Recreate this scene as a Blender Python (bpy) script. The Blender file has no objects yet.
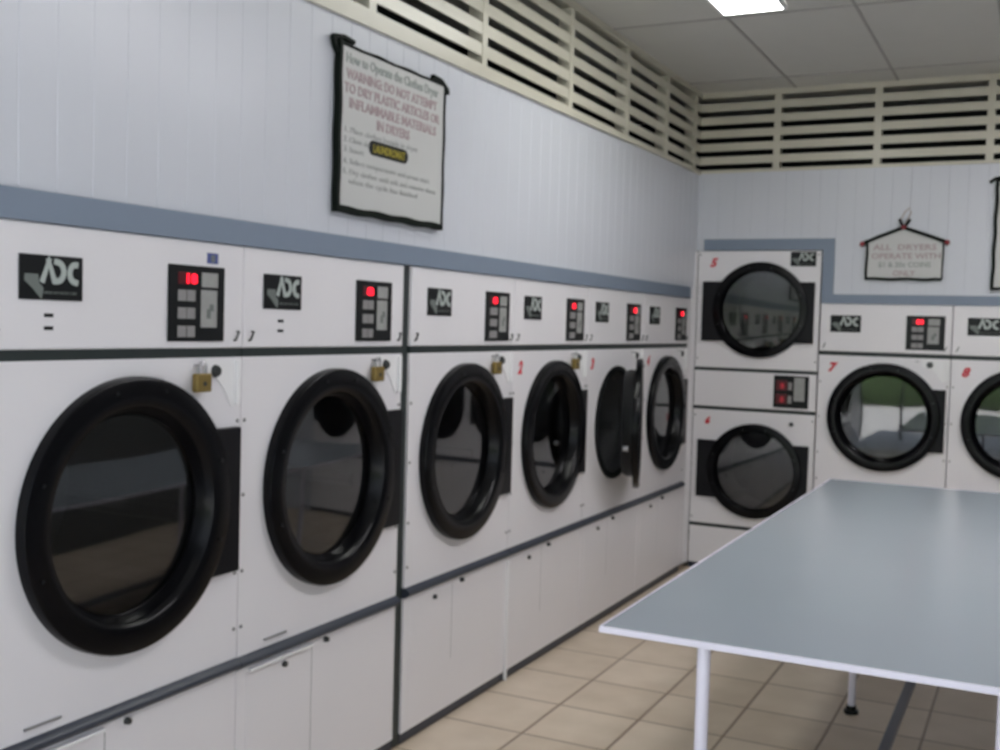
import bpy, bmesh, math, random
from mathutils import Vector, Matrix
random.seed(7)
PI = math.pi
C = bpy.context.scene.collection
scn = bpy.context.scene

# ---------------------------------------------------------------- camera
F_PX = 1100.26
YAW, PITCH, ROLL = .4601, -.0456, .0278
cam_d = bpy.data.cameras.new('camera'); cam = bpy.data.objects.new('camera', cam_d); C.objects.link(cam)
scn.camera = cam
cam_d.sensor_fit = 'HORIZONTAL'; cam_d.sensor_width = 36; cam_d.lens = F_PX * 36 / 1000
cam_d.clip_start = .02; cam_d.clip_end = 300
cyw, syw = math.cos(YAW), math.sin(YAW)
Fv = Vector((-syw, cyw, 0)); Rv = Vector((cyw, syw, 0)); Uv = Vector((0, 0, 1))
c, s = math.cos(PITCH), math.sin(PITCH); Fv, Uv = Fv * c + Uv * s, Uv * c - Fv * s
c, s = math.cos(ROLL), math.sin(ROLL); Rv, Uv = Rv * c + Uv * s, Uv * c - Rv * s
cam.matrix_world = Matrix(((Rv.x, Uv.x, -Fv.x, 1.952), (Rv.y, Uv.y, -Fv.y, 0), (Rv.z, Uv.z, -Fv.z, 1.4687), (0, 0, 0, 1)))
# the photograph is slightly out of focus: the lens is focused too near
cam_d.dof.use_dof = True; cam_d.dof.focus_distance = .35
cam_d.dof.aperture_fstop = (cam_d.lens / 1000) / .0011

# ---------------------------------------------------------------- world, exposure
scn.view_settings.view_transform = 'Standard'; scn.view_settings.look = 'None'
scn.view_settings.exposure = .14; scn.view_settings.gamma = 1
scn.view_settings.use_curve_mapping = False
w = bpy.data.worlds.new('sky'); scn.world = w; w.use_nodes = True
nt = w.node_tree; bg = nt.nodes['Background']
tc = nt.nodes.new('ShaderNodeTexCoord'); sx = nt.nodes.new('ShaderNodeSeparateXYZ'); rp = nt.nodes.new('ShaderNodeValToRGB')
nt.links.new(tc.outputs['Generated'], sx.inputs[0]); nt.links.new(sx.outputs['Z'], rp.inputs[0]); nt.links.new(rp.outputs[0], bg.inputs[0])
rp.color_ramp.elements[0].color = (.86, .92, 1, 1); rp.color_ramp.elements[1].color = (.62, .76, 1, 1)
SKY = 1.5
bg.inputs[1].default_value = SKY
LAMP = 20.0      # emission of the ceiling light diffusers

sun_d = bpy.data.lights.new('sun', 'SUN'); sun_d.energy = 14; sun_d.angle = math.radians(2); sun_d.color = (1, .97, .94)
sun = bpy.data.objects.new('sun', sun_d); C.objects.link(sun)          # high behind the building, lights the paving outside
sun.rotation_euler = Vector((.2, -.5, -.85)).to_track_quat('-Z', 'Y').to_euler()

# ---------------------------------------------------------------- room sizes
YB = 6.613; CZ = 2.91; XR = 3.3; YF = .75     # back wall, ceiling, right wall, open shop front
LB, LT = 2.405, 2.905                          # louver band bottom / top

# ---------------------------------------------------------------- materials
def new_mat(name):
    m = bpy.data.materials.new(name); m.use_nodes = True
    return m, m.node_tree, m.node_tree.nodes['Principled BSDF']
def mat(name, col, rough=.5, metal=0, spec=.5, noise=0, nscale=8, emit=None, es=0, coat=0, bump=0):
    m, t, b = new_mat(name)
    b.inputs['Base Color'].default_value = (*col, 1); b.inputs['Roughness'].default_value = rough
    b.inputs['Metallic'].default_value = metal; b.inputs['Specular IOR Level'].default_value = spec
    b.inputs['Coat Weight'].default_value = coat; b.inputs['Coat Roughness'].default_value = .08
    tcn = t.nodes.new('ShaderNodeTexCoord'); n = t.nodes.new('ShaderNodeTexNoise')
    n.inputs['Scale'].default_value = nscale; n.inputs['Detail'].default_value = 4
    t.links.new(tcn.outputs['Object'], n.inputs['Vector'])
    if noise:
        mr = t.nodes.new('ShaderNodeMapRange'); mr.inputs['To Min'].default_value = 1 - noise; mr.inputs['To Max'].default_value = 1 + noise
        t.links.new(n.outputs['Fac'], mr.inputs['Value'])
        mx = t.nodes.new('ShaderNodeVectorMath'); mx.operation = 'SCALE'; mx.inputs[0].default_value = col
        t.links.new(mr.outputs[0], mx.inputs['Scale']); t.links.new(mx.outputs[0], b.inputs['Base Color'])
    if bump:
        bp = t.nodes.new('ShaderNodeBump'); bp.inputs['Strength'].default_value = bump; bp.inputs['Distance'].default_value = .004
        t.links.new(n.outputs['Fac'], bp.inputs['Height']); t.links.new(bp.outputs[0], b.inputs['Normal'])
    if emit:
        b.inputs['Emission Color'].default_value = (*emit, 1); b.inputs['Emission Strength'].default_value = es
    return m
M = {}
M['wall'] = mat('wall_board', (.62, .635, .69), .28, noise=.03, nscale=2, spec=.5)
M['ceiling'] = mat('ceiling_tile', (.60, .60, .57), .85, noise=.03)
M['tgrid'] = mat('ceiling_joint', (.36, .35, .34), .7, noise=.05)
M['louver'] = mat('cream_louver', (.60, .57, .48), .28, noise=.05)
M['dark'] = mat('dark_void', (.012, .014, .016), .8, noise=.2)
M['band'] = mat('blue_grey_trim', (.20, .245, .32), .45, noise=.04)
M['white'] = mat('white_enamel', (.80, .775, .80), .28, noise=.025, nscale=3)
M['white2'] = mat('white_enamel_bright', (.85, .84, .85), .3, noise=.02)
M['seam'] = mat('dark_green_gasket', (.018, .026, .026), .45, noise=.15)
M['bumper'] = mat('dark_blue_bumper', (.035, .042, .06), .38, noise=.1)
M['black'] = mat('black_plastic', (.005, .006, .007), .4, noise=.1, spec=.3)
M['ring'] = mat('black_gloss_ring', (.002, .002, .003), .25, noise=.1, spec=.2)
M['wing'] = mat('charcoal_hinge_plate', (.005, .005, .007), .45, noise=.1, spec=.25)
M['drum'] = mat('dull_steel_drum', (.22, .22, .23), .4, metal=.6, noise=.1)
M['silver'] = mat('silver_print', (.42, .46, .44), .5, noise=.03)
M['silver_dark'] = mat('grey_print', (.16, .18, .17), .5, noise=.03)
M['button'] = mat('grey_button', (.27, .26, .26), .5, noise=.1, nscale=60)
M['card'] = mat('grey_instruction_card', (.33, .33, .32), .5, noise=.15, nscale=40)
M['red'] = mat('red_led', (.4, .0, .01), .4, emit=(1, .01, .03), es=2.2)
M['reddim'] = mat('red_window', (.10, .008, .012), .3, noise=.1)
M['bluetag'] = mat('blue_tag', (.07, .09, .26), .5, noise=.1)
M['brass'] = mat('brass_padlock', (.27, .19, .06), .42, metal=.5, noise=.15, nscale=30)
M['steel'] = mat('steel', (.42, .42, .44), .3, metal=.8, noise=.05)
M['dsteel'] = mat('dark_steel', (.06, .065, .065), .4, metal=.5, noise=.1)
M['redpaint'] = mat('red_paint', (.60, .03, .05), .5, noise=.1)
M['board'] = mat('sign_board_white', (.56, .56, .55), .4, noise=.02)
M['iron'] = mat('black_iron_frame', (.005, .008, .006), .6, noise=.2, spec=.12)
M['tip'] = mat('dark_red_tip', (.25, .02, .03), .5, noise=.1)
M['textgreen'] = mat('sign_text_green_grey', (.30, .33, .31), .6, noise=.03)
M['textred'] = mat('sign_text_red', (.40, .31, .32), .6, noise=.03)
M['textgrey'] = mat('sign_text_grey', (.38, .39, .38), .6, noise=.03)
M['yellow'] = mat('badge_yellow', (.33, .27, .02), .5, noise=.05)
M['tabletop'] = mat('grey_green_laminate', (.33, .37, .41), .2, noise=.02, nscale=3)
M['tableedge'] = mat('white_table_metal', (.88, .84, .96), .3, noise=.02)
M['greybar'] = mat('grey_painted_steel', (.19, .195, .23), .4, noise=.05)
M['diff'] = mat('light_diffuser', (.9, .9, .9), .5, emit=(.99, .97, 1), es=LAMP)
M['diff_dim'] = mat('light_diffuser_dim', (.9, .9, .88), .5, emit=(.98, 1, .95), es=LAMP * .5)  # emission turned down so the left wall beside it stays darker
M['lidtag'] = mat('white_sticker', (.8, .8, .8), .5, noise=.02)
M['cord'] = mat('pale_cord', (.5, .42, .38), .6, noise=.05)
M['pave'] = mat('pale_paving', (.72, .71, .69), .8, noise=.08)
M['leaf'] = mat('hedge_leaf', (.07, .12, .04), .7, noise=.5, nscale=3, bump=1)
M['sidewall'] = mat('side_wall_paint', (.13, .14, .14), .6, noise=.05)

# window glass of the doors
m, t, b = new_mat('door_glass')
b.inputs['Base Color'].default_value = (.30, .31, .33, 1); b.inputs['Roughness'].default_value = .03
b.inputs['Transmission Weight'].default_value = 1; b.inputs['IOR'].default_value = 1.75
tcn = t.nodes.new('ShaderNodeTexCoord'); n = t.nodes.new('ShaderNodeTexNoise'); n.inputs['Scale'].default_value = 3
bp = t.nodes.new('ShaderNodeBump'); bp.inputs['Strength'].default_value = .03; bp.inputs['Distance'].default_value = .01
t.links.new(tcn.outputs['Object'], n.inputs['Vector']); t.links.new(n.outputs['Fac'], bp.inputs['Height']); t.links.new(bp.outputs[0], b.inputs['Normal'])
M['glass'] = m
# floor tiles: ivory tiles with brown joints, laid in courses
m, t, b = new_mat('floor_tile'); N = t.nodes; L = t.links
def math_node(op, a, v=None, v2=None):
    q = N.new('ShaderNodeMath'); q.operation = op
    for i, x in enumerate((a, v, v2)):
        if x is None: continue
        if isinstance(x, (int, float)): q.inputs[i].default_value = x
        else: L.new(x, q.inputs[i])
    return q.outputs[0]
tcn = N.new('ShaderNodeTexCoord'); sp = N.new('ShaderNodeSeparateXYZ'); L.new(tcn.outputs['Object'], sp.inputs[0])
TX, TY = .3225, .345
def joint(o, off, size):
    q = math_node('DIVIDE', math_node('SUBTRACT', o, off), size)
    f = math_node('FRACT', q); d = math_node('MULTIPLY', math_node('MINIMUM', f, math_node('SUBTRACT', 1.0, f)), size)
    return d, math_node('FLOOR', q)
dx, ix = joint(sp.outputs['X'], .32 - 10 * TX, TX); dy, iy = joint(sp.outputs['Y'], 3.55 - 20 * TY, TY)
dmin = math_node('MINIMUM', dx, dy)
mask = N.new('ShaderNodeMapRange'); mask.inputs['From Min'].default_value = .003; mask.inputs['From Max'].default_value = .007
L.new(dmin, mask.inputs['Value'])
cb = N.new('ShaderNodeCombineXYZ'); L.new(ix, cb.inputs[0]); L.new(iy, cb.inputs[1])
wn = N.new('ShaderNodeTexWhiteNoise'); L.new(cb.outputs[0], wn.inputs['Vector'])
no = N.new('ShaderNodeTexNoise'); no.inputs['Scale'].default_value = 5; no.inputs['Detail'].default_value = 5; L.new(tcn.outputs['Object'], no.inputs['Vector'])
cr = N.new('ShaderNodeValToRGB'); cr.color_ramp.elements[0].position = .3; cr.color_ramp.elements[1].position = .7
cr.color_ramp.elements[0].color = (.58, .475, .36, 1); cr.color_ramp.elements[1].color = (.70, .59, .47, 1)
L.new(math_node('ADD', math_node('MULTIPLY', wn.outputs['Value'], .25), math_node('MULTIPLY', no.outputs['Fac'], .8)), cr.inputs[0])
mix = N.new('ShaderNodeMix'); mix.data_type = 'RGBA'; mix.inputs['A'].default_value = (.27, .19, .125, 1)
L.new(mask.outputs[0], mix.inputs['Factor']); L.new(cr.outputs[0], mix.inputs['B']); L.new(mix.outputs['Result'], b.inputs['Base Color'])
b.inputs['Roughness'].default_value = .35
bp = N.new('ShaderNodeBump'); bp.inputs['Distance'].default_value = .002; L.new(mask.outputs[0], bp.inputs['Height']); L.new(bp.outputs[0], b.inputs['Normal'])
M['floor'] = m

# ---------------------------------------------------------------- helpers
def obj(name, bm, material, parent=None, smooth=False, loc=(0, 0, 0), rotz=0):
    me = bpy.data.meshes.new(name)
    bmesh.ops.recalc_face_normals(bm, faces=bm.faces[:])
    bm.to_mesh(me); bm.free()
    me.materials.append(M[material] if isinstance(material, str) else material)
    if smooth:
        for p in me.polygons: p.use_smooth = True
        try: me.set_sharp_from_angle(angle=math.radians(40))
        except Exception: pass
    o = bpy.data.objects.new(name, me); C.objects.link(o)
    o.location = loc; o.rotation_euler = (0, 0, rotz)
    if parent: o.parent = parent
    return o
def thing(name, label, cat, loc=(0, 0, 0), rotz=0, group=None):
    o = bpy.data.objects.new(name, None); C.objects.link(o); o.empty_display_size = .1
    o.location = loc; o.rotation_euler = (0, 0, rotz); o['label'] = label; o['category'] = cat
    if group: o['group'] = group
    return o
def tag(o, label, cat, group=None):
    o['label'] = label; o['category'] = cat
    if group: o['group'] = group
    return o
def struct(name, bm, material, label, **k):
    o = obj(name, bm, material, **k); o['kind'] = 'structure'; o['label'] = label; o['category'] = name.split('_')[0]; return o
def box(bm, x0, x1, y0, y1, z0, z1, bev=0):
    r = bmesh.ops.create_cube(bm, size=1)
    for v in r['verts']:
        v.co = Vector(((x0 + x1) / 2 + v.co.x * (x1 - x0), (y0 + y1) / 2 + v.co.y * (y1 - y0), (z0 + z1) / 2 + v.co.z * (z1 - z0)))
    if bev:
        es = {e for v in r['verts'] for e in v.link_edges}
        bmesh.ops.bevel(bm, geom=list(es), offset=bev, segments=2, profile=.5, affect='EDGES')
    return bm
def B(x0, x1, y0, y1, z0, z1, bev=0): return box(bmesh.new(), x0, x1, y0, y1, z0, z1, bev)
def lathe(bm, prof, cx, cz, n=64, closed=True):
    """revolve (radius, y) profile about the y axis through (cx, cz)"""
    rows = []
    for r, y in prof:
        if r < 1e-6: rows.append([bm.verts.new((cx, y, cz))] * n)
        else: rows.append([bm.verts.new((cx + r * math.cos(2 * PI * k / n), y, cz + r * math.sin(2 * PI * k / n))) for k in range(n)])
    m_ = len(rows)
    for i in range(m_ if closed else m_ - 1):
        a, b_ = rows[i], rows[(i + 1) % m_]
        for k in range(n):
            vs = []
            for v in (a[k], a[(k + 1) % n], b_[(k + 1) % n], b_[k]):
                if v not in vs: vs.append(v)
            if len(vs) > 2: bm.faces.new(vs)
    return bm
def tube(bm, pts, r, n=10, cap=True):
    pts = [Vector(p) for p in pts]; rings = []
    for i, p in enumerate(pts):
        d = (pts[min(i + 1, len(pts) - 1)] - pts[max(i - 1, 0)]).normalized()
        a = d.cross(Vector((0, 0, 1)));
        if a.length < .1: a = d.cross(Vector((1, 0, 0)))
        a.normalize(); b_ = d.cross(a)
        rings.append([bm.verts.new(p + r * (a * math.cos(2 * PI * k / n) + b_ * math.sin(2 * PI * k / n))) for k in range(n)])
    for i in range(len(rings) - 1):
        for k in range(n): bm.faces.new((rings[i][k], rings[i][(k + 1) % n], rings[i + 1][(k + 1) % n], rings[i + 1][k]))
    if cap: bm.faces.new(rings[0][::-1]); bm.faces.new(rings[-1])
    return bm
def prism(bm, pts, y0, y1):
    """polygon in (x, z) extruded from y0 to y1"""
    a = [bm.verts.new((x, y0, z)) for x, z in pts]; b_ = [bm.verts.new((x, y1, z)) for x, z in pts]
    bm.faces.new(a); bm.faces.new(b_[::-1]); n = len(pts)
    for i in range(n): bm.faces.new((a[i], a[(i + 1) % n], b_[(i + 1) % n], b_[i]))
    return bm
def holed(bm, x0, x1, z0, z1, cx, cz, r, y0, y1, n=64):
    """rectangular plate with a round hole"""
    loops = []
    for y in (y0, y1):
        inn, out = [], []
        for k in range(n):
            a = 2 * PI * (k + .5) / n; dx_, dz_ = math.cos(a), math.sin(a)
            tt = min((x1 - cx) / dx_ if dx_ > 0 else (x0 - cx) / dx_, (z1 - cz) / dz_ if dz_ > 0 else (z0 - cz) / dz_)
            inn.append(bm.verts.new((cx + r * dx_, y, cz + r * dz_))); out.append((cx + tt * dx_, cz + tt * dz_))
        ov = [bm.verts.new((x, y, z)) for x, z in out]; loops.append((inn, ov))
    (i0, o0), (i1, o1) = loops
    corner = {}
    for k in range(n):
        j = (k + 1) % n
        for (inn, ov, y) in ((i0, o0, y0), (i1, o1, y1)):
            A, B_ = ov[k].co, ov[j].co
            if abs(A.x - B_.x) > 1e-6 and abs(A.z - B_.z) > 1e-6:
                c_ = bm.verts.new((x1 if max(A.x, B_.x) > cx + .5 * (x1 - cx) and (abs(A.x - x1) < 1e-6 or abs(B_.x - x1) < 1e-6) else x0, y,
                                   z1 if (abs(A.z - z1) < 1e-6 or abs(B_.z - z1) < 1e-6) else z0)); corner[(k, y)] = c_
                bm.faces.new((inn[k], ov[k], c_, ov[j], inn[j]))
            else: bm.faces.new((inn[k], ov[k], ov[j], inn[j]))
        bm.faces.new((i0[k], i0[j], i1[j], i1[k]))
        if (k, y0) in corner:
            a, b_ = corner[(k, y0)], corner[(k, y1)]
            bm.faces.new((o0[k], a, b_, o1[k])); bm.faces.new((a, o0[j], o1[j], b_))
        else: bm.faces.new((o0[k], o0[j], o1[j], o1[k]))
    return bm
def stroke(bm, pts, wd, y0, y1):
    """flat stroke of width wd along (x, z) points"""
    pts = [Vector((p[0], p[1])) for p in pts]; l, r_ = [], []
    for i, p in enumerate(pts):
        d1 = (p - pts[i - 1]).normalized() if i else None
        d2 = (pts[i + 1] - p).normalized() if i < len(pts) - 1 else None
        d = ((d1 or d2) + (d2 or d1)).normalized(); nrm = Vector((-d.y, d.x))
        k = wd / 2 / max(.5, nrm.dot(Vector((-(d2 or d1).y, (d2 or d1).x))))
        l.append(p + nrm * k); r_.append(p - nrm * k)
    for i in range(len(pts) - 1): prism(bm, [l[i], l[i + 1], r_[i + 1], r_[i]], y0, y1)
    return bm
_tc = {}
def text_mesh(body, size, depth=.0008, align='LEFT', width=None, shear=0, bold=0):
    cu = bpy.data.curves.new('lettering', 'FONT'); cu.body = body; cu.size = size; cu.extrude = depth; cu.align_x = align; cu.shear = shear; cu.offset = bold
    cu.resolution_u = 2
    o = bpy.data.objects.new('lettering', cu); C.objects.link(o)
    bpy.context.view_layer.update()
    me = bpy.data.meshes.new_from_object(o.evaluated_get(bpy.context.evaluated_depsgraph_get()))
    if width:
        wd = max(v.co.x for v in me.vertices) - min(v.co.x for v in me.vertices); k = width / wd
        for v in me.vertices: v.co.x *= k
    me.transform(Matrix.Rotation(PI / 2, 4, 'X'))       # face -y, up +z
    bpy.data.objects.remove(o); bpy.data.curves.remove(cu)
    return me
def text_into(bm, body, size, x, z, y, align='LEFT', width=None, depth=.0008, shear=0, bold=0):
    me = text_mesh(body, size, depth, align, width, shear, bold); me.transform(Matrix.Translation((x, y, z))); bm.from_mesh(me); bpy.data.meshes.remove(me)
    return bm
def dup(root, loc, rotz, label, group=None):
    """copy of a thing with copies of its parts and sub-parts"""
    r = root.copy(); C.objects.link(r); r.location = loc; r.rotation_euler = (0, 0, rotz); r['label'] = label
    if group: r['group'] = group
    for ch in list(root.children):
        c_ = ch.copy(); C.objects.link(c_); c_.parent = r
        for g in list(ch.children):
            d = g.copy(); C.objects.link(d); d.parent = c_
    return r

# ================================================================ SETTING
struct('floor', B(-.9, XR + .1, YF - .15, YB + .9, -.12, 0), 'floor', 'cream ceramic tiled floor with brown joints')
bm = bmesh.new(); box(bm, -.9, XR + .1, YF - .15, YB + .9, CZ, CZ + .1)
ceil_o = struct('ceiling', bm, 'ceiling', 'dim grey ceiling of large square panels')
# thin joint strips of the ceiling panels, part of the ceiling
bm = bmesh.new()
for i in range(8): box(bm, .567 + i * .568 - .006, .567 + i * .568 + .006, YF, YB, CZ - .004, CZ)
for y in (6.31, 5.045, 3.78, 2.515, 1.25): box(bm, 0, XR, y - .006, y + .006, CZ - .004, CZ)
o = obj('ceiling_joint_strips', bm, 'tgrid', ceil_o)

def boards(bm, a0, a1, z0, z1, axis, depth=.06, bw=.1, start=0.0, gw=.003, gd=.0015):
    """tongue and groove boards: front surface at 0, grooves cut in; profile along a, extruded in z"""
    ks = [a0]; n0 = math.ceil((a0 - start) / bw)
    pr = [(a0, 0)]
    a = start + n0 * bw
    while a < a1 - .01:
        if a > a0 + .01: pr += [(a - gw, 0), (a - gw * .4, gd), (a + gw * .4, gd), (a + gw, 0)]
        a += bw
    pr += [(a1, 0), (a1, depth), (a0, depth)]
    def P(q, z): return (-q[1], q[0], z) if axis == 'y' else (q[0], YB + q[1], z)
    lo = [bm.verts.new(P(q, z0)) for q in pr]; hi = [bm.verts.new(P(q, z1)) for q in pr]
    n_ = len(pr)
    for i in range(n_): bm.faces.new((lo[i], lo[(i + 1) % n_], hi[(i + 1) % n_], hi[i]))
    bm.faces.new(lo[::-1]); bm.faces.new(hi)
    return bm
bm = boards(bmesh.new(), YF, YB, 1.662, 2.42, 'y', start=1.63, bw=.1015)
box(bm, -.06, 0, YF, 1.525, 0, 1.660)          # closed wall before the first machine
struct('wall_left', bm, 'wall', 'glossy white grooved board wall above the row of dryers')
bm = boards(bmesh.new(), .0, .795, 1.957, 2.43, 'x', start=.03, bw=.1)
boards(bm, .795, XR, 1.645, 2.43, 'x', start=.03, bw=.1)
struct('wall_back', bm, 'wall', 'pale grey grooved board wall above the end dryers')
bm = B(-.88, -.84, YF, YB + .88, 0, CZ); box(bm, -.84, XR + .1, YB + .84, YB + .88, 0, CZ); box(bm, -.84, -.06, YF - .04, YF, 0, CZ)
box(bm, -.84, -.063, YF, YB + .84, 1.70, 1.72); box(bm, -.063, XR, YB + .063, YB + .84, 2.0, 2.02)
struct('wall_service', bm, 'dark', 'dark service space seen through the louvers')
bm = B(XR, XR + .1, YF, YB + .84, 0, CZ)
struct('wall_right', bm, 'sidewall', 'plain wall on the right side of the laundry')
bm = B(2.925, XR, YB, YB + .06, 0, 1.645)
struct('wall_back_lower', bm, 'wall', 'pale wall right of the end dryers')

# ---- louver bands (structure trims)
def louver(axis, a0, a1, posts, name, label):
    def bx(bm, p0, p1, d0, d1, z0, z1):      # d: depth behind wall face
        if axis == 'y': return box(bm, -d1, -d0, p0, p1, z0, z1)
        return box(bm, p0, p1, YB + d0, YB + d1, z0, z1)
    bm = bmesh.new()
    bx(bm, a0, a1, -.012, .05, LB + (.012 if axis == 'y' else .02), 2.443); bx(bm, a0, a1, -.012, .05, 2.877, CZ)
    if axis == 'y':      # lower edge board, slightly out of level
        q = [(-.05, a0, 2.365), (.014, a0, 2.365), (.014, a0, 2.43), (-.05, a0, 2.43), (-.05, a1, 2.425), (.014, a1, 2.425), (.014, a1, 2.436), (-.05, a1, 2.436)]
        V_ = [bm.verts.new(p) for p in q]
        for f_ in ((0, 1, 2, 3), (7, 6, 5, 4), (0, 4, 5, 1), (1, 5, 6, 2), (2, 6, 7, 3), (3, 7, 4, 0)): bm.faces.new([V_[i] for i in f_])
    root = struct(name, bm, 'louver', label)
    bm = bmesh.new(); zs = [2.478 + .080 * i for i in range(5)]
    for z in zs:                              # tilted blades
        pr = [(.0, z), (.0, z + .045), (.004, z + .047), (.03, z + .052), (.03, z + .046), (.008, z + .036), (.008, z)]
        if axis == 'y': A = [bm.verts.new((-d, a0, q)) for d, q in pr]; E_ = [bm.verts.new((-d, a1, q)) for d, q in pr]
        else: A = [bm.verts.new((a0, YB + d, q)) for d, q in pr]; E_ = [bm.verts.new((a1, YB + d, q)) for d, q in pr]
        for i in range(len(pr)): bm.faces.new((A[i], A[(i + 1) % len(pr)], E_[(i + 1) % len(pr)], E_[i]))
        bm.faces.new(A); bm.faces.new(E_[::-1])
    obj('louver_blades', bm, 'louver', root)
    for p in posts:
        obj('louver_post', bx(bmesh.new(), p - .02, p + .02, -.003, .06, LB + .035, 2.88), 'louver', root)
    return root
louver('y', YF, YB, [1.45, 2.2, 2.96, 3.73, 4.57, 5.31, 5.95, 6.5], 'trim_1', 'cream slatted louver band above the left wall')
louver('x', .0, XR, [.465, 1.035, 1.625, 2.15, 2.7, 3.26, 3.8], 'trim_2', 'cream slatted louver band above the back wall')
# ---- blue grey trims
bm = B(.0, .012, YF, 6.47, 1.662, 1.728)
struct('trim_3', bm, 'band', 'blue grey trim strip along the top of the left dryers')
bm = bmesh.new()
prism(bm, [(.05, 1.957), (.05, 2.024), (.825, 2.024), (.825, 1.700), (XR, 1.700), (XR, 1.646), (.760, 1.646), (.760, 1.957)], YB - .012, YB)
struct('trim_4', bm, 'band', 'blue grey stepped trim around the end dryers')
bm = B(-.02, 0, 6.474, YB, .03, 1.66); box(bm, 0, .011, YB - .02, YB, .03, 1.95); box(bm, -.02, .004, 6.555, 6.575, .03, 1.72)
struct('trim_5', bm, 'white', 'white filler strip in the corner beside the stacked dryer')
bm = B(-.03, -.006, 3.19, 3.232, .0, 1.66); struct('trim_6', bm, 'seam', 'dark upright gap strip between second and third left dryers')

# ================================================================ DRYERS
def logo(parent, x, z, wd, h, y=-.001):
    p = obj('logo_plate', B(x, x + wd, y - .005, y, z, z + h, .002), 'black', parent)
    y1 = y - .0056; y0 = y1 - .0012
    k = wd / 660.; kz = h / 440.
    def q(px, pz): return (x + (px - 110) * k, z + (595 - pz) * kz)
    bm = bmesh.new(); sw = 52 * k
    stroke(bm, [q(330, 425), q(400, 215), q(465, 425)], sw, y0, y1)
    prism(bm, [q(365, 190), q(430, 190), q(415, 235), q(380, 235)], y0 - .0002, y1)
    stroke(bm, [q(455, 215)] + [q(485 + 72 * math.sin(a), 312 - 95 * math.cos(a)) for a in [i * PI / 10 for i in range(11)]] + [q(450, 407)], sw, y0 - .0004, y1)
    stroke(bm, [q(710, 235)] + [q(680 - 60 * math.sin(a), 320 - 88 * math.cos(a)) for a in [i * PI / 10 for i in range(11)]] + [q(710, 418)], sw, y0 - .0006, y1)
    obj('lettering', bm, 'silver', p)
    bm = bmesh.new()
    prism(bm, [q(155, 345), q(290, 345), q(300, 430), q(345, 480), q(325, 590), q(230, 480), q(150, 410)], y0, y1)
    text_into(bm, 'AMERICAN DRYER CORP.', 40 * kz, q(345, 0)[0], q(0, 535)[1], y1 - .0003, width=360 * k, depth=.0004)
    obj('emblem', bm, 'silver_dark', p)
    return p
def keypad(parent, x, z, lit, wd=.205, h=.192, y=-.001, key_tag=False):
    p = obj('control_keypad', B(x, x + wd, y - .006, y, z, z + h, .002), 'black', parent)
    f = y - .0062
    def q(px, pz): return x + (px - 90) / 405. * wd, z + (675 - pz) / 540. * h
    def pad(name, a, b_, c_, d, mt, dy=.002):
        x0, z1 = q(a, b_); x1, z0 = q(c_, d); return obj(name, B(x0, x1, f - dy, f, z0, z1, .0008), mt, p)
    win = pad('display', 150, 185, 275, 270, 'reddim', .0012)
    if lit:
        bm = bmesh.new(); x0, z0 = q(195, 262)
        text_into(bm, lit, 70 / 540. * h * 1.35, x0, z0, f - .0018, width=75 / 405. * wd, bold=.0012)
        obj('display_digits', bm, 'red', p)
    for zz in (310, 435, 565):
        for xx in (150, 214):
            x0, z1 = q(xx, zz); x1, z0 = q(xx + 58, zz + 80); obj('button', B(x0, x1, f - .002, f, z0, z1, .0006), 'button', p)
    pad('price_card', 320, 180, 440, 285, 'card', .0008)
    bm = bmesh.new(); x0, z1 = q(315, 305); x1, z0 = q(435, 575); box(bm, x0, x1, f - .0008, f, z0, z1)
    obj('instruction_card', bm, 'card', p)
    bm = bmesh.new(); a, b_ = q(375, 440); c_, d = q(385, 510)
    box(bm, a - .008, a + .006, f - .0014, f - .0008, d, b_); box(bm, a + .002, c_ + .012, f - .0014, f - .0008, b_ - .006, b_ + .012)
    obj('card_print', bm, 'silver_dark', p)
    return p
def screw(bm, x, z, y, r=.006):
    lathe(bm, [(0, y - .004), (r * .7, y - .004), (r, y - .001), (r, y + .001), (0, y + .001)], x, z, 10, closed=False)
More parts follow.
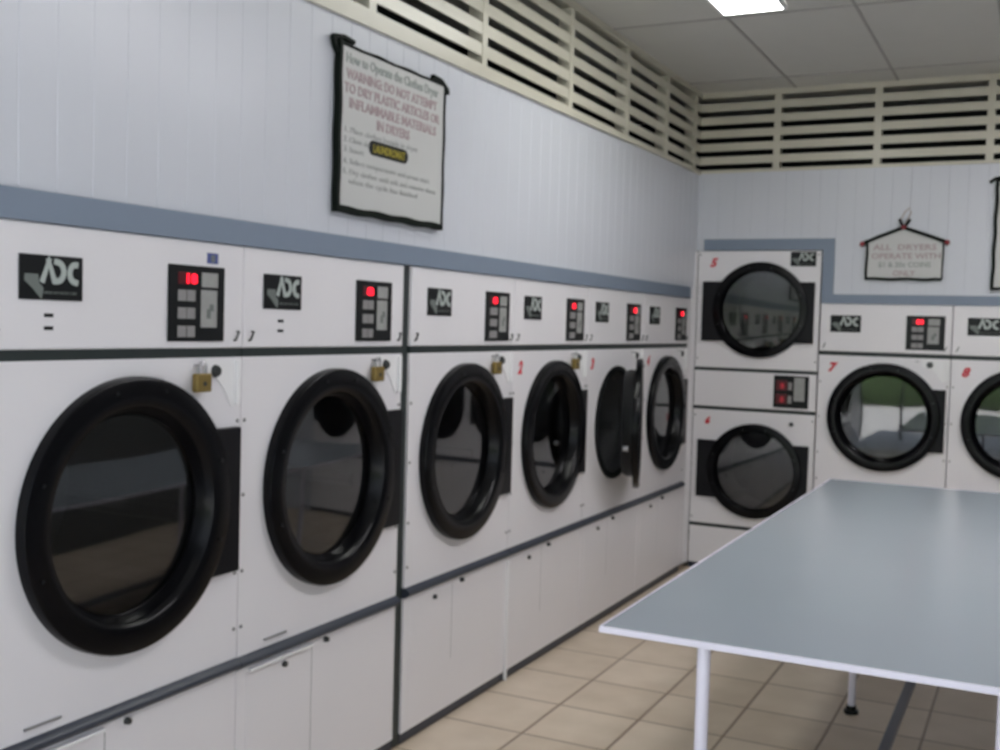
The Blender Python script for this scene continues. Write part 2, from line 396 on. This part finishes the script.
def door_parts(parent, R_, G_, cx, cz, wing, wx1, y=0.0, open_angle=None, wing2=None, hinge_x=None):
    """black ring door with round glass; wing = (z0, z1)"""
    off = 0
    prof = [(R_, y), (R_, y - .022), (R_ - .003, y - .029), (R_ - .010, y - .032), (R_ - .045, y - .0325), (G_ + .026, y - .032), (G_ + .018, y - .027),
            (G_ + .010, y - .012), (G_ + .001, y + .016), (G_ - .006, y + .02), (G_ - .008, y + .026), (G_ + .02, y + .026), (G_ + .03, y)]
    bm = bmesh.new(); lathe(bm, prof, cx, cz, 80)
    d = obj('door', bm, 'ring', parent, smooth=True)
    bm = bmesh.new(); lathe(bm, [(0, y + .012), (G_ * .5, y + .0125), (G_ - .002, y + .015), (G_ - .002, y + .021), (G_ * .5, y + .0185), (0, y + .018)], cx, cz, 64, closed=False)
    g = obj('glass', bm, 'glass', d, smooth=True)
    for a in (20, 75, 105, 160, 200, 340): bm = bmesh.new(); screw(bm, cx + (R_ - .028) * math.cos(math.radians(a)), cz + (R_ - .028) * math.sin(math.radians(a)), y - .035, .004); obj('door_screw', bm, 'black', d)
    def wingmesh(x_edge, sgn):
        z0, z1 = wing; bm = bmesh.new(); n_ = 10; pts = [(x_edge, z0), (x_edge, z1)]
        for i in range(n_ + 1):
            z = z1 + (z0 - z1) * i / n_; rr = R_ - .012
            dx_ = math.sqrt(max(rr * rr - (z - cz) ** 2, 0)); pts.append((cx + sgn * dx_, z))
        prism(bm, pts, y - .022, y - .001); bmesh.ops.bevel(bm, geom=[e for e in bm.edges], offset=.003, segments=1, affect='EDGES')
        return bm
    h = obj('hinge_plate', wingmesh(wx1, 1), 'wing', d)
    if wing2 is not None: obj('latch_plate', wingmesh(wing2, -1), 'wing', d)
    return d
def drum(parent, cx, cz, r, y=.01):
    bm = bmesh.new(); lathe(bm, [(r + .03, y - .008), (r, y - .004), (r, y + .05), (r + .02, y + .07), (r + .02, y + .5), (r * .4, y + .52), (0, y + .52)], cx, cz, 48, closed=False)
    o = obj('drum', bm, 'drum', parent, smooth=True)
    for a in (90, 210, 330):
        bm = bmesh.new(); a = math.radians(a + 20); x = cx + (r + .012) * math.cos(a); z = cz + (r + .012) * math.sin(a)
        tube(bm, [(x, y + .09, z), (x, y + .48, z)], .022, 8); obj('drum_rib', bm, 'drum', o, smooth=True)
    return o
def digit(parent, ch, x, z, y=-.001, size=.07):
    bm = bmesh.new(); text_into(bm, ch, size, x, z, y - .0006, shear=.3, bold=.004); obj('number_mark', bm, 'redpaint', parent)

def dryer(label, loc, rotz, W, cx, cz, R_, G_, lit, num=None, opened=False, lint_z=.215, bracket=True, top=1.655, zk=1.385, logo_x=.09, kp_x=.53,
          group=None, lint_handle=False, lower=.535, wing=(.785, 1.175), slots=False, tagblue=False, badge=False, shelf=True):
    t_ = thing('tumble_dryer', label, 'dryer', loc, rotz, group)
    # cabinet shell behind the fronts
    bm = bmesh.new(); D = .70
    box(bm, .003, .02, .02, D, .03, top - .003); box(bm, W - .02, W - .003, .02, D, .03, top - .003)
    box(bm, .02, W - .02, .02, D, top - .02, top - .003); box(bm, .02, W - .02, D - .02, D, .03, top - .02)
    obj('cabinet', bm, 'white', t_)
    cp = obj('control_panel', B(.001, W - .001, -.004, .02, zk + .002, top + .0055, .004), 'white', t_)
    logo(cp, logo_x, top - .16, .17, .097, -.004)
    keypad(cp, kp_x, top - .25, lit, y=-.004)
    for x in (.03, W - .03): bm = bmesh.new(); tube(bm, [(x - .006, -.005, zk + .022), (x - .006, -.012, zk + .024), (x + .006, -.012, zk + .046), (x + .006, -.005, zk + .046)], .003, 6); obj('panel_latch', bm, 'dsteel', cp)
    if slots:
        for dz in (0, .028): obj('slot', B(logo_x + .068, logo_x + .092, -.0055, -.003, top - .197 - dz, top - .189 - dz), 'black', cp)
    if tagblue:
        tg = obj('blue_tag', B(.672, .712, -.006, -.003, top - .049, top - .022), 'bluetag', cp)
        obj('tag_print', B(.685, .699, -.0068, -.006, top - .045, top - .027), 'silver_dark', tg)
    bm = B(.0, W, -.002, .02, zk - .022, zk + .002); obj('upper_gasket', bm, 'seam', t_)
    fp = obj('front_panel', holed(bmesh.new(), .0015, W - .0015, lower + .012, zk - .022, cx, cz, G_ + .012, -.0015, .018), 'white', t_)
    for x in (.014, W - .014):
        for z in (1.19, .985, .775, .62): bm = bmesh.new(); screw(bm, x, z, -.0015, .0055); obj('panel_screw', bm, 'button', fp)
    if slots is True or lint_handle:
        bm = bmesh.new(); box(bm, .115, .215, -.007, -.0015, lower + .034, lower + .040, .001); obj('small_pull', bm, 'steel', fp)
    # lower bumper strip, rounded
    bm = bmesh.new(); n_ = 8; pts = [(0.018, lower + .014)] + [(-.002 - .02 * math.sin(PI * i / n_), lower + .014 - .036 * i / n_) for i in range(n_ + 1)] + [(.018, lower - .022)]
    A = [bm.verts.new((.001, y, z)) for y, z in pts]; E_ = [bm.verts.new((W - .001, y, z)) for y, z in pts]
    for i in range(len(pts)): bm.faces.new((A[i], A[(i + 1) % len(pts)], E_[(i + 1) % len(pts)], E_[i]))
    bm.faces.new(A); bm.faces.new(E_[::-1]); obj('bumper_strip', bm, 'bumper', t_, smooth=True)
    lp = obj('lower_panel', B(.0015, W - .0015, -.001, .016, .035, lower - .022, .002), 'white', t_)
    ld = obj('lint_door', B(.042, .345, -.0025, .004, lint_z, lower - .034, .001), 'white', t_)
    obj('door_gap', B(.345, .3485, -.0014, .002, lint_z, lower - .034), 'silver_dark', lp)
    if lint_handle:
        obj('handle', B(.046, .336, -.016, -.003, lower - .036, lower - .027, .002), 'white2', ld)
    bm = bmesh.new(); lathe(bm, [(0, -.012), (.008, -.012), (.009, -.004), (.009, -.002), (0, -.002)], .21, lower - .058, 14, closed=False)
    obj('lock', bm, 'dsteel', ld)
    bm = bmesh.new(); lathe(bm, [(0, -.014), (.007, -.014), (.009, -.003), (.009, 0), (0, 0)], .415, lower - .036, 12, closed=False)
    obj('panel_latch', bm, 'dsteel', lp)
    obj('base_plinth', B(.0, W, .004, .06, .0, .035), 'bumper', t_)
    drum(t_, cx, cz, G_ + .01)
    if not opened:
        d = door_parts(t_, R_, G_, cx, cz, wing, W - .018)
    else:
        obj('door_frame', lathe(bmesh.new(), [(R_ - .040, -.0015), (R_ - .041, -.008), (G_ + .03, -.010), (G_ + .012, -.006), (G_ + .011, .05), (G_ + .02, .05), (G_ + .02, -.0015)], cx, cz, 64), 'black', t_, smooth=True)
        d = door_parts(t_, R_, G_, cx, cz, wing, W - .05)
        # inner collar of the door, seen from behind
        col = obj('door_collar', lathe(bmesh.new(), [(G_ + .028, .0), (G_ + .026, .035), (G_ + .012, .058), (G_ - .004, .058), (G_ - .006, .022), (G_, .0)], cx, cz, 64), 'black', d, smooth=True)
        bm = bmesh.new(); lathe(bm, [(0, .048), (.012, .048), (.014, .03), (.014, .022), (0, .022)], cx - R_ + .026, cz - .1, 12, closed=False); obj('door_catch', bm, 'steel', d)
        hx = W - .085; a = math.radians(opened)
        d.location = (hx - hx * math.cos(a), -.008 - hx * math.sin(a), 0); d.rotation_euler = (0, 0, a)
    if bracket:
        x1 = W - .006; x0 = W - .15
        bm = bmesh.new()
        prism(bm, [(x0, zk - .028), (x1, zk - .028), (x1, zk - .135), (x1 - .035, zk - .155), (x0 + .075, zk - .105), (x0 + .045, zk - .075), (x0, zk - .07)], -.006, -.0018)
        pl = obj('lock_bracket', bm, 'white2', t_)
        obj('bracket_flange', B(x1 - .028, x1 - .012, -.016, -.005, zk - .15, zk - .03, .003), 'white2', pl)
        bm = bmesh.new(); lathe(bm, [(0, -.016), (.012, -.016), (.016, -.009), (.018, -.005), (0, -.005)], x0 + .042, zk - .058, 18, closed=False); obj('keyhole', bm, 'dsteel', pl)
        bm = bmesh.new(); tube(bm, [(x0 - .032, -.001, zk - .041), (x0 - .032, -.022, zk - .041), (x0 - .018, -.022, zk - .041), (x0 - .018, -.001, zk - .041)], .0035, 6)
        obj('hasp', bm, 'steel', pl)
    if num: digit(t_, num, .075 if num == '4' else .055, zk - .115)
    if badge: obj('sticker', B(cx - .035, cx + .035, -.003, -.0015, zk - .042, zk - .026), 'lidtag', t_)
    return t_

def padlock(label, loc, rotz, group):
    """origin at top of shackle; brass body hanging below"""
    t_ = thing('padlock', label, 'padlock', loc, rotz, group)
    bm = box(bmesh.new(), -.027, .027, -.010, .010, -.078, -.030, .004); bd = obj('body', bm, 'brass', t_)
    bm = bmesh.new(); pts = [(-.014, 0, -.034), (-.014, 0, -.014)] + [(-.014 * math.cos(a), 0, -.014 + .012 * math.sin(a)) for a in [i * PI / 8 for i in range(1, 8)]] + [(.014, 0, -.014), (.014, 0, -.034)]
    tube(bm, pts, .0035, 8); obj('shackle', bm, 'steel', t_, smooth=True)
    bm = bmesh.new(); lathe(bm, [(0, -.0115), (.006, -.0115), (.006, -.0095), (0, -.0095)], 0, -.056, 12, closed=False); obj('keyhole', bm, 'dsteel', bd)
    return t_

GL = 'single tumble dryers built into the left wall'
GR = 'single tumble dryers built into the back wall'
LW = PI / 2     # left wall: local x runs along +y, front faces +x
lefts = [  # y0, W, digits, number, label, extras
    (1.540, .817, '18', None, 'white tumble dryer nearest the camera, large dark door, blue tag above its keypad', dict(slots=True, tagblue=True, lint_handle=True, lint_z=.12, lower=.524)),
    (2.358, .826, '8', None, 'second white tumble dryer from the camera, beside the dark upright gap strip', dict(slots=True, lint_handle=True, lint_z=.12, lower=.522, logo_x=.082, kp_x=.538)),
    (3.236, .809, '8', None, 'white tumble dryer just beyond the dark upright gap strip, brass padlock above its door', dict(logo_x=.105, kp_x=.55)),
    (4.047, .806, '8', '2', 'white tumble dryer with red slanted 2, left of the one with its door open', dict(logo_x=.09, kp_x=.54)),
    (4.855, .806, '1', '3', 'white tumble dryer with its round black door hanging open', dict(opened=18, logo_x=.09, kp_x=.53)),
    (5.663, .808, '1', '4', 'last white tumble dryer of the left row, closed door, next to the room corner', dict(logo_x=.085, kp_x=.555)),
]
for y0, W, lit, num, lab, ex in lefts:
    Rr = .332 if y0 < 4 else .328
    cxx = .420 if y0 < 2 else (.431 if y0 < 4.8 else .42)
    if y0 == 1.540: cxx = .421
    if 3 < y0 < 4: cxx = .41
    ex = dict(ex)
    dryer(lab, (0, y0, 0), LW, W, cxx, .990, Rr, .243, lit, num, group=GL, **ex)
for y0, W, lab in ((1.540, .817, 'brass padlock on the dryer nearest the camera'), (2.358, .826, 'brass padlock on the second dryer from the camera'),
                   (3.236, .809, 'brass padlock on the dryer just beyond the upright gap strip'), (4.047, .806, 'small brass padlock on the dryer with the red slanted 2')):
    padlock(lab, (.020, y0 + W - .175, 1.385 - .032), LW, 'brass padlocks on the left dryers')

dryer('white tumble dryer with a red slanted 7 right of the stacked dryer, glass reflecting daylight', (.758, YB, 0), 0, .720, .372, 1.0, .311, .238, '88', '7',
      group=GR, top=1.642, zk=1.368, logo_x=.06, kp_x=.478, wing=(.818, 1.172), badge=True)
dryer('white tumble dryer cut by the right edge of the photo, behind the table', (1.480, YB, 0), 0, .720, .372, 1.0, .311, .238, '88', '8',
      group=GR, top=1.642, zk=1.368, logo_x=.076, kp_x=.478, wing=(.818, 1.172))
dryer('white tumble dryer at the right end of the back row', (2.202, YB, 0), 0, .720, .372, 1.0, .311, .238, '88', '9',
      group=GR, top=1.642, zk=1.368, logo_x=.076, kp_x=.478, wing=(.818, 1.172))

# ---- stacked dryer (two drums in one cabinet)
sx0 = .014; SW = .738
t_ = thing('stacked_tumble_dryer', 'tall white stacked dryer with two round doors in the room corner', 'dryer', (sx0, YB, 0), 0)
D = .7
bm = bmesh.new(); box(bm, .003, .02, .02, D, .03, 1.95); box(bm, SW - .02, SW - .003, .02, D, .03, 1.95); box(bm, .02, SW - .02, .02, D, 1.935, 1.95); box(bm, .02, SW - .02, D - .02, D, .03, 1.935)
obj('cabinet', bm, 'white', t_)
ucx, ucz, RS, GS = .388, 1.600, .287, .236
up = obj('upper_front_panel', holed(bmesh.new(), .0015, SW - .0015, 1.246, 1.953, ucx, ucz, GS + .012, -.0015, .018), 'white', t_)
lcz = .628
lo_ = obj('lower_front_panel', holed(bmesh.new(), .0015, SW - .0015, .285, .987, ucx, lcz, GS + .012, -.0015, .018), 'white', t_)
logo(up, .560, 1.862, .148, .085, -.0015)
cp = obj('control_panel', B(.0015, SW - .0015, -.004, .018, 1.008, 1.226, .003), 'white', t_)
kp = obj('control_keypad', B(.49, .695, -.010, -.004, 1.022, 1.214, .002), 'black', cp)
for zz in (1.125, 1.045):
    obj('display', B(.505, .57, -.0115, -.010, zz, zz + .06), 'reddim', kp)
    bm = bmesh.new(); text_into(bm, '8', .045, .53, zz + .012, -.0125, bold=.002); obj('display_digits', bm, 'redpaint', kp)
    obj('button', B(.576, .598, -.012, -.010, zz + .004, zz + .05), 'button', kp)
obj('instruction_card', B(.61, .672, -.0115, -.010, 1.065, 1.205), 'card', kp)
obj('upper_gasket', B(0, SW, -.002, .018, 1.226, 1.246), 'seam', t_)
obj('middle_gasket', B(0, SW, -.002, .018, .987, 1.006), 'seam', t_)
obj('bottom_gasket', B(0, SW, -.002, .018, .264, .285), 'seam', t_)
obj('lower_panel', B(.0015, SW - .0015, -.001, .016, .035, .264, .002), 'white', t_)
obj('base_plinth', B(0, SW, .004, .06, 0, .035), 'bumper', t_)
for zz in (1.3, 1.93, .95, .32):
    for x in (.014, SW - .014): bm = bmesh.new(); screw(bm, x, zz, -.0015, .005); obj('panel_screw', bm, 'dsteel', t_)
for cz_, wg in ((ucz, (1.408, 1.768)), (lcz, (.450, .800))):
    drum(t_, ucx, cz_, GS + .01)
    door_parts(t_, RS, GS, ucx, cz_, wg, SW - .030, wing2=.038)
digit(t_, '5', .075, 1.86); digit(t_, '6', .075, .90, size=.055)
bm = bmesh.new(); lathe(bm, [(0, -.016), (.010, -.016), (.014, -.004), (.014, 0), (0, 0)], .600, .925, 14, closed=False); obj('lock', bm, 'dsteel', t_)

# added white strip painting the edge highlight between third and fourth left dryers (low)
tag(obj('edge_highlight', B(0.0, .014, 4.041, 4.053, .0, .50, .003), 'white2'), 'narrow white strip painting the highlight on the lower joint right of the padlocked third dryer', 'trim')

# ================================================================ TABLE
tb = thing('folding_table', 'large grey topped table with white metal edge and tubular legs', 'table', (1.62, 3.74, 0))
x0, x1, y0, y1 = 1.084 - 1.62, 2.156 - 1.62, 2.285 - 3.74, 5.21 - 3.74
obj('table_top', B(x0 + .006, x1 - .006, y0 + .004, y1 - .006, .790, .802, .001), 'tabletop', tb)
bm = bmesh.new()
box(bm, x0, x1, y0, y0 + .004, .7885, .8025); box(bm, x0, x1, y1 - .006, y1, .7885, .8025)
box(bm, x0, x0 + .0045, y0 + .006, y1 - .006, .7885, .8025); box(bm, x1 - .006, x1, y0 + .006, y1 - .006, .7885, .8025)
obj('edge_trim', bm, 'tableedge', tb)
lg = [(1.314, 2.325), (1.912, 2.325), (1.335, 4.40), (1.905, 4.40)]
for lx, ly in lg:
    bm = bmesh.new(); tube(bm, [(lx - 1.62, ly - 3.74, .02), (lx - 1.62, ly - 3.74, .791)], .0145, 16)
    l_ = obj('leg', bm, 'tableedge', tb, smooth=True)
    bm = bmesh.new(); tube(bm, [(lx - 1.62, ly - 3.74, 0), (lx - 1.62, ly - 3.74, .012)], .028, 16); tube(bm, [(lx - 1.62, ly - 3.74, .012), (lx - 1.62, ly - 3.74, .03)], .019, 16)
    obj('rubber_foot', bm, 'black', l_, smooth=True)
bm = bmesh.new()
box(bm, 1.34 - 1.62, 1.89 - 1.62, 2.45 - 3.74, 2.475 - 3.74, .765, .790); box(bm, 1.33 - 1.62, 1.92 - 1.62, 4.388 - 3.74, 4.413 - 3.74, .765, .790)
box(bm, 1.34 - 1.62, 1.365 - 1.62, 2.475 - 3.74, 4.388 - 3.74, .765, .790); box(bm, 1.89 - 1.62, 1.915 - 1.62, 2.475 - 3.74, 4.388 - 3.74, .765, .790)
obj('frame', bm, 'greybar', tb)
# grey low stretcher between end frames
bm = bmesh.new(); box(bm, 1.548 - 1.62, 1.578 - 1.62, 2.35 - 3.74, 4.39 - 3.74, .190, .215, .003)
for ly in (2.335, 4.40): box(bm, 1.36 - 1.62, 1.89 - 1.62, ly - .012 - 3.74, ly + .012 - 3.74, .190, .215, .003)
obj('stretcher', bm, 'greybar', tb)

# ================================================================ SIGNS
def wavy(bm, pts, wd, y0, y1, amp=.002):
    out = []
    for i in range(len(pts) - 1):
        a, b_ = Vector(pts[i]), Vector(pts[i + 1]); n_ = max(2, int((b_ - a).length / .03)); d = (b_ - a).normalized(); nn = Vector((-d.y, d.x))
        for k in range(n_): out.append(a + (b_ - a) * k / n_ + nn * amp * math.sin(k * 1.1 + i))
    out.append(Vector(pts[-1])); return stroke(bm, out, wd, y0, y1)
# notice board on left wall: local x -> +y world
sg = thing('notice_board', 'white dryer instruction notice in a black iron frame high on the left wall', 'sign', (.004, 2.754, 1.80), LW)
sw_, sh_ = .655, .510
obj('board', B(.012, sw_ - .008, -.012, -.004, .012, sh_ - .012), 'board', sg)
bm = bmesh.new()
wavy(bm, [(.008, .0), (.008, sh_)], .015, -.022, -.001); wavy(bm, [(.0, .006), (sw_ - .01, .006)], .020, -.022, -.001)
wavy(bm, [(sw_ - .005, 0), (sw_ - .005, sh_ - .01)], .006, -.018, -.002); wavy(bm, [(0, sh_ - .008), (sw_, sh_ - .008)], .006, -.018, -.002)
stroke(bm, [(-.02, sh_ + .004), (.03, sh_ + .012), (.085, sh_ + .006)], .011, -.018, -.001)
stroke(bm, [(sw_ - .085, sh_ + .008), (sw_ - .03, sh_ + .004), (sw_ + .015, sh_ - .02), (sw_ + .018, sh_ - .035)], .012, -.018, -.001)
stroke(bm, [(-.02, sh_ + .004), (-.012, sh_ - .02), (.005, sh_ - .04)], .011, -.017, -.001)
obj('frame', bm, 'iron', sg)
bm = bmesh.new(); text_into(bm, 'How to Operate the Clothes Dryer', .043, .045, .452, -.0128, width=.56, bold=.0008); obj('title_lettering', bm, 'textgreen', sg)
bm = bmesh.new()
for body, x, z, wd in (('WARNING: DO NOT ATTEMPT', .05, .405, .55), ('TO DRY PLASTIC ARTICLES OR', .04, .362, .58), ('INFLAMMABLE MATERIALS', .065, .319, .53), ('IN DRYERS', .22, .276, .20)):
    text_into(bm, body, .042, x, z, -.0128, width=wd, bold=.0012)
obj('warning_lettering', bm, 'textred', sg)
bm = bmesh.new()
for body, x, z, wd in (('1. Place clothes loosely in dryer', .04, .243, .43), ('2. Close door', .04, .213, .17), ('3. Insert', .04, .183, .11), ('4. Select temperature and press start', .04, .148, .52),
                       ('5. Dry clothes until soft and remove them', .04, .116, .56), ('when the cycle has finished', .07, .088, .41)):
    text_into(bm, body, .025, x, z, -.0128, width=wd)
obj('instruction_lettering', bm, 'textgrey', sg)
bm = bmesh.new(); cxb, czb, hl, rb = .296, .216, .094, .023
prism(bm, [(cxb + hl + rb * math.sin(a), czb + rb * math.cos(a)) for a in [i * PI / 8 for i in range(9)]] + [(cxb - hl - rb * math.sin(a), czb - rb * math.cos(a)) for a in [i * PI / 8 for i in range(9)]], -.0145, -.012)
bdg = obj('oval_badge', bm, 'black', sg)
bm = bmesh.new(); text_into(bm, 'LAUNDROMAT', .036, cxb - .095, czb - .013, -.0150, width=.19, bold=.001); obj('badge_lettering', bm, 'yellow', bdg)

# house shaped sign on back wall
hs = thing('house_shaped_sign', 'small house shaped white sign with dark frame and red tips on the back wall', 'sign', (1.0, YB - .004, 1.79))
obj('board', prism(bmesh.new(), [(.01, .01), (.41, .01), (.41, .205), (.2, .285), (.01, .205)], -.010, -.003), 'board', hs)
bm = bmesh.new()
wavy(bm, [(.0, .0), (.41, -.002)], .013, -.018, -.001, .003); wavy(bm, [(.006, .0), (.006, .2)], .013, -.018, -.001, .002); wavy(bm, [(.412, .0), (.412, .2)], .007, -.016, -.001, .001)
stroke(bm, [(-.02, .200), (.06, .236), (.2, .290), (.34, .240), (.43, .206)], .019, -.020, -.001)
stroke(bm, [(.2, .285), (.175, .338)], .014, -.022, -.001); stroke(bm, [(.2, .285), (.232, .336)], .014, -.022, -.001)
obj('frame', bm, 'iron', hs)
for x, z in ((-.022, .199), (.432, .205), (.2, .292)): bm = bmesh.new(); lathe(bm, [(0, -.026), (.013, -.022), (.015, -.012), (.011, -.001), (0, -.001)], x, z, 12, closed=False); obj('frame_tip', bm, 'tip', hs, smooth=True)
bm = bmesh.new(); tube(bm, [(.19, -.01, .30), (.185, -.008, .34), (.2, -.006, .375), (.225, -.004, .40), (.235, -.006, .375), (.215, -.008, .33), (.205, -.01, .30)], .0035, 6); obj('hanging_cord', bm, 'cord', hs)
bm = bmesh.new()
for body, x, z, wd in (('ALL  DRYERS', .04, .165, .34), ('OPERATE WITH', .03, .115, .37), ('ONLY', .15, .018, .12)): text_into(bm, body, .044, x, z, -.0106, width=wd, bold=.001)
obj('red_lettering', bm, 'textred', hs)
bm = bmesh.new(); text_into(bm, '$1 & 20c COINS', .040, .07, .068, -.0106, width=.28, bold=.001); obj('grey_lettering', bm, 'textgreen', hs)

# framed notice cut by the right edge
ns = thing('framed_notice', 'tall black framed notice at the right edge of the back wall', 'sign', (1.665, YB - .004, 1.735))
obj('board', B(.012, .60, -.012, -.004, .01, .59), 'board', ns)
bm = bmesh.new(); wavy(bm, [(.004, 0), (.01, .60)], .018, -.02, -.001); wavy(bm, [(0, .004), (.61, .004)], .015, -.02, -.001); wavy(bm, [(.606, 0), (.606, .6)], .01, -.02, -.001); wavy(bm, [(0, .596), (.61, .596)], .012, -.02, -.001)
stroke(bm, [(-.03, .585), (.0, .606), (.06, .612)], .014, -.024, -.001); obj('frame', bm, 'iron', ns)

# ================================================================ CEILING LIGHTS
def clight(x, y, lab, dm='diff', L_=1.22, W_=.262):
    t_ = thing('ceiling_light', lab, 'light', (x, y, CZ - .004), 0, 'ceiling lights')
    bm = bmesh.new()
    box(bm, -W_ / 2 - .012, W_ / 2 + .012, -L_ / 2 - .012, -L_ / 2, -.022, 0); box(bm, -W_ / 2 - .012, W_ / 2 + .012, L_ / 2, L_ / 2 + .012, -.022, 0)
    box(bm, -W_ / 2 - .012, -W_ / 2, -L_ / 2, L_ / 2, -.022, 0); box(bm, W_ / 2, W_ / 2 + .012, -L_ / 2, L_ / 2, -.022, 0)
    obj('frame', bm, 'white2', t_)
    obj('diffuser', B(-W_ / 2, W_ / 2, -L_ / 2, L_ / 2, -.020, -.004), dm, t_)
clight(.722, 4.305, 'bright ceiling light panel cut by the top edge of the photo', 'diff_dim')
clight(2.43, 4.9, 'added unseen ceiling light panel over the right side of the room')  # added lamp outside the view, brightens the back of the room
clight(1.85, 3.3, 'added unseen ceiling light panel above the near end of the table')  # added lamp outside the view, more top light for table and floor

# ================================================================ OUTSIDE (behind the camera, seen mirrored in the glass)
bm = B(-14, 16, -22, YF - .15, -.14, -.01); o = struct('ground', bm, 'pave', 'pale paving outside the open shop front')
bm = B(-.9, XR + .1, -1.2, YF - .02, CZ + .12, CZ + .2); o = struct('canopy', bm, 'sidewall', 'added unseen canopy blocking the sky over the shop front')  # added unseen slab that keeps sky light off the shop front
for x in (-.3, .55, 3.2):
    tag(obj('canopy_post', tube(bmesh.new(), [(x, -1.1, -.01), (x, -1.1, CZ + .12)], .03, 12), 'dsteel'), 'slim dark canopy post in front of the shop', 'post', 'canopy posts outside')
bm = bmesh.new()
for i in range(26):
    r = bmesh.ops.create_icosphere(bm, subdivisions=3, radius=1)
    cx_, s_ = -13 + i * 1.1, random.uniform(1.1, 1.7); ph = random.uniform(0, 6)
    for v in r['verts']:
        k = 1 + .12 * math.sin(7 * v.co.x + ph) * math.sin(6 * v.co.z + ph) + .06 * math.sin(15 * v.co.y + ph)
        v.co = Vector((cx_ + v.co.x * s_ * k, -17 + v.co.y * s_ * k, 1.5 + v.co.z * s_ * 1.25 * k))
tag(obj('hedge', bm, 'leaf', smooth=True), 'dark green hedge across the paving outside', 'hedge')
bpy.data.objects['hedge']['kind'] = 'stuff'
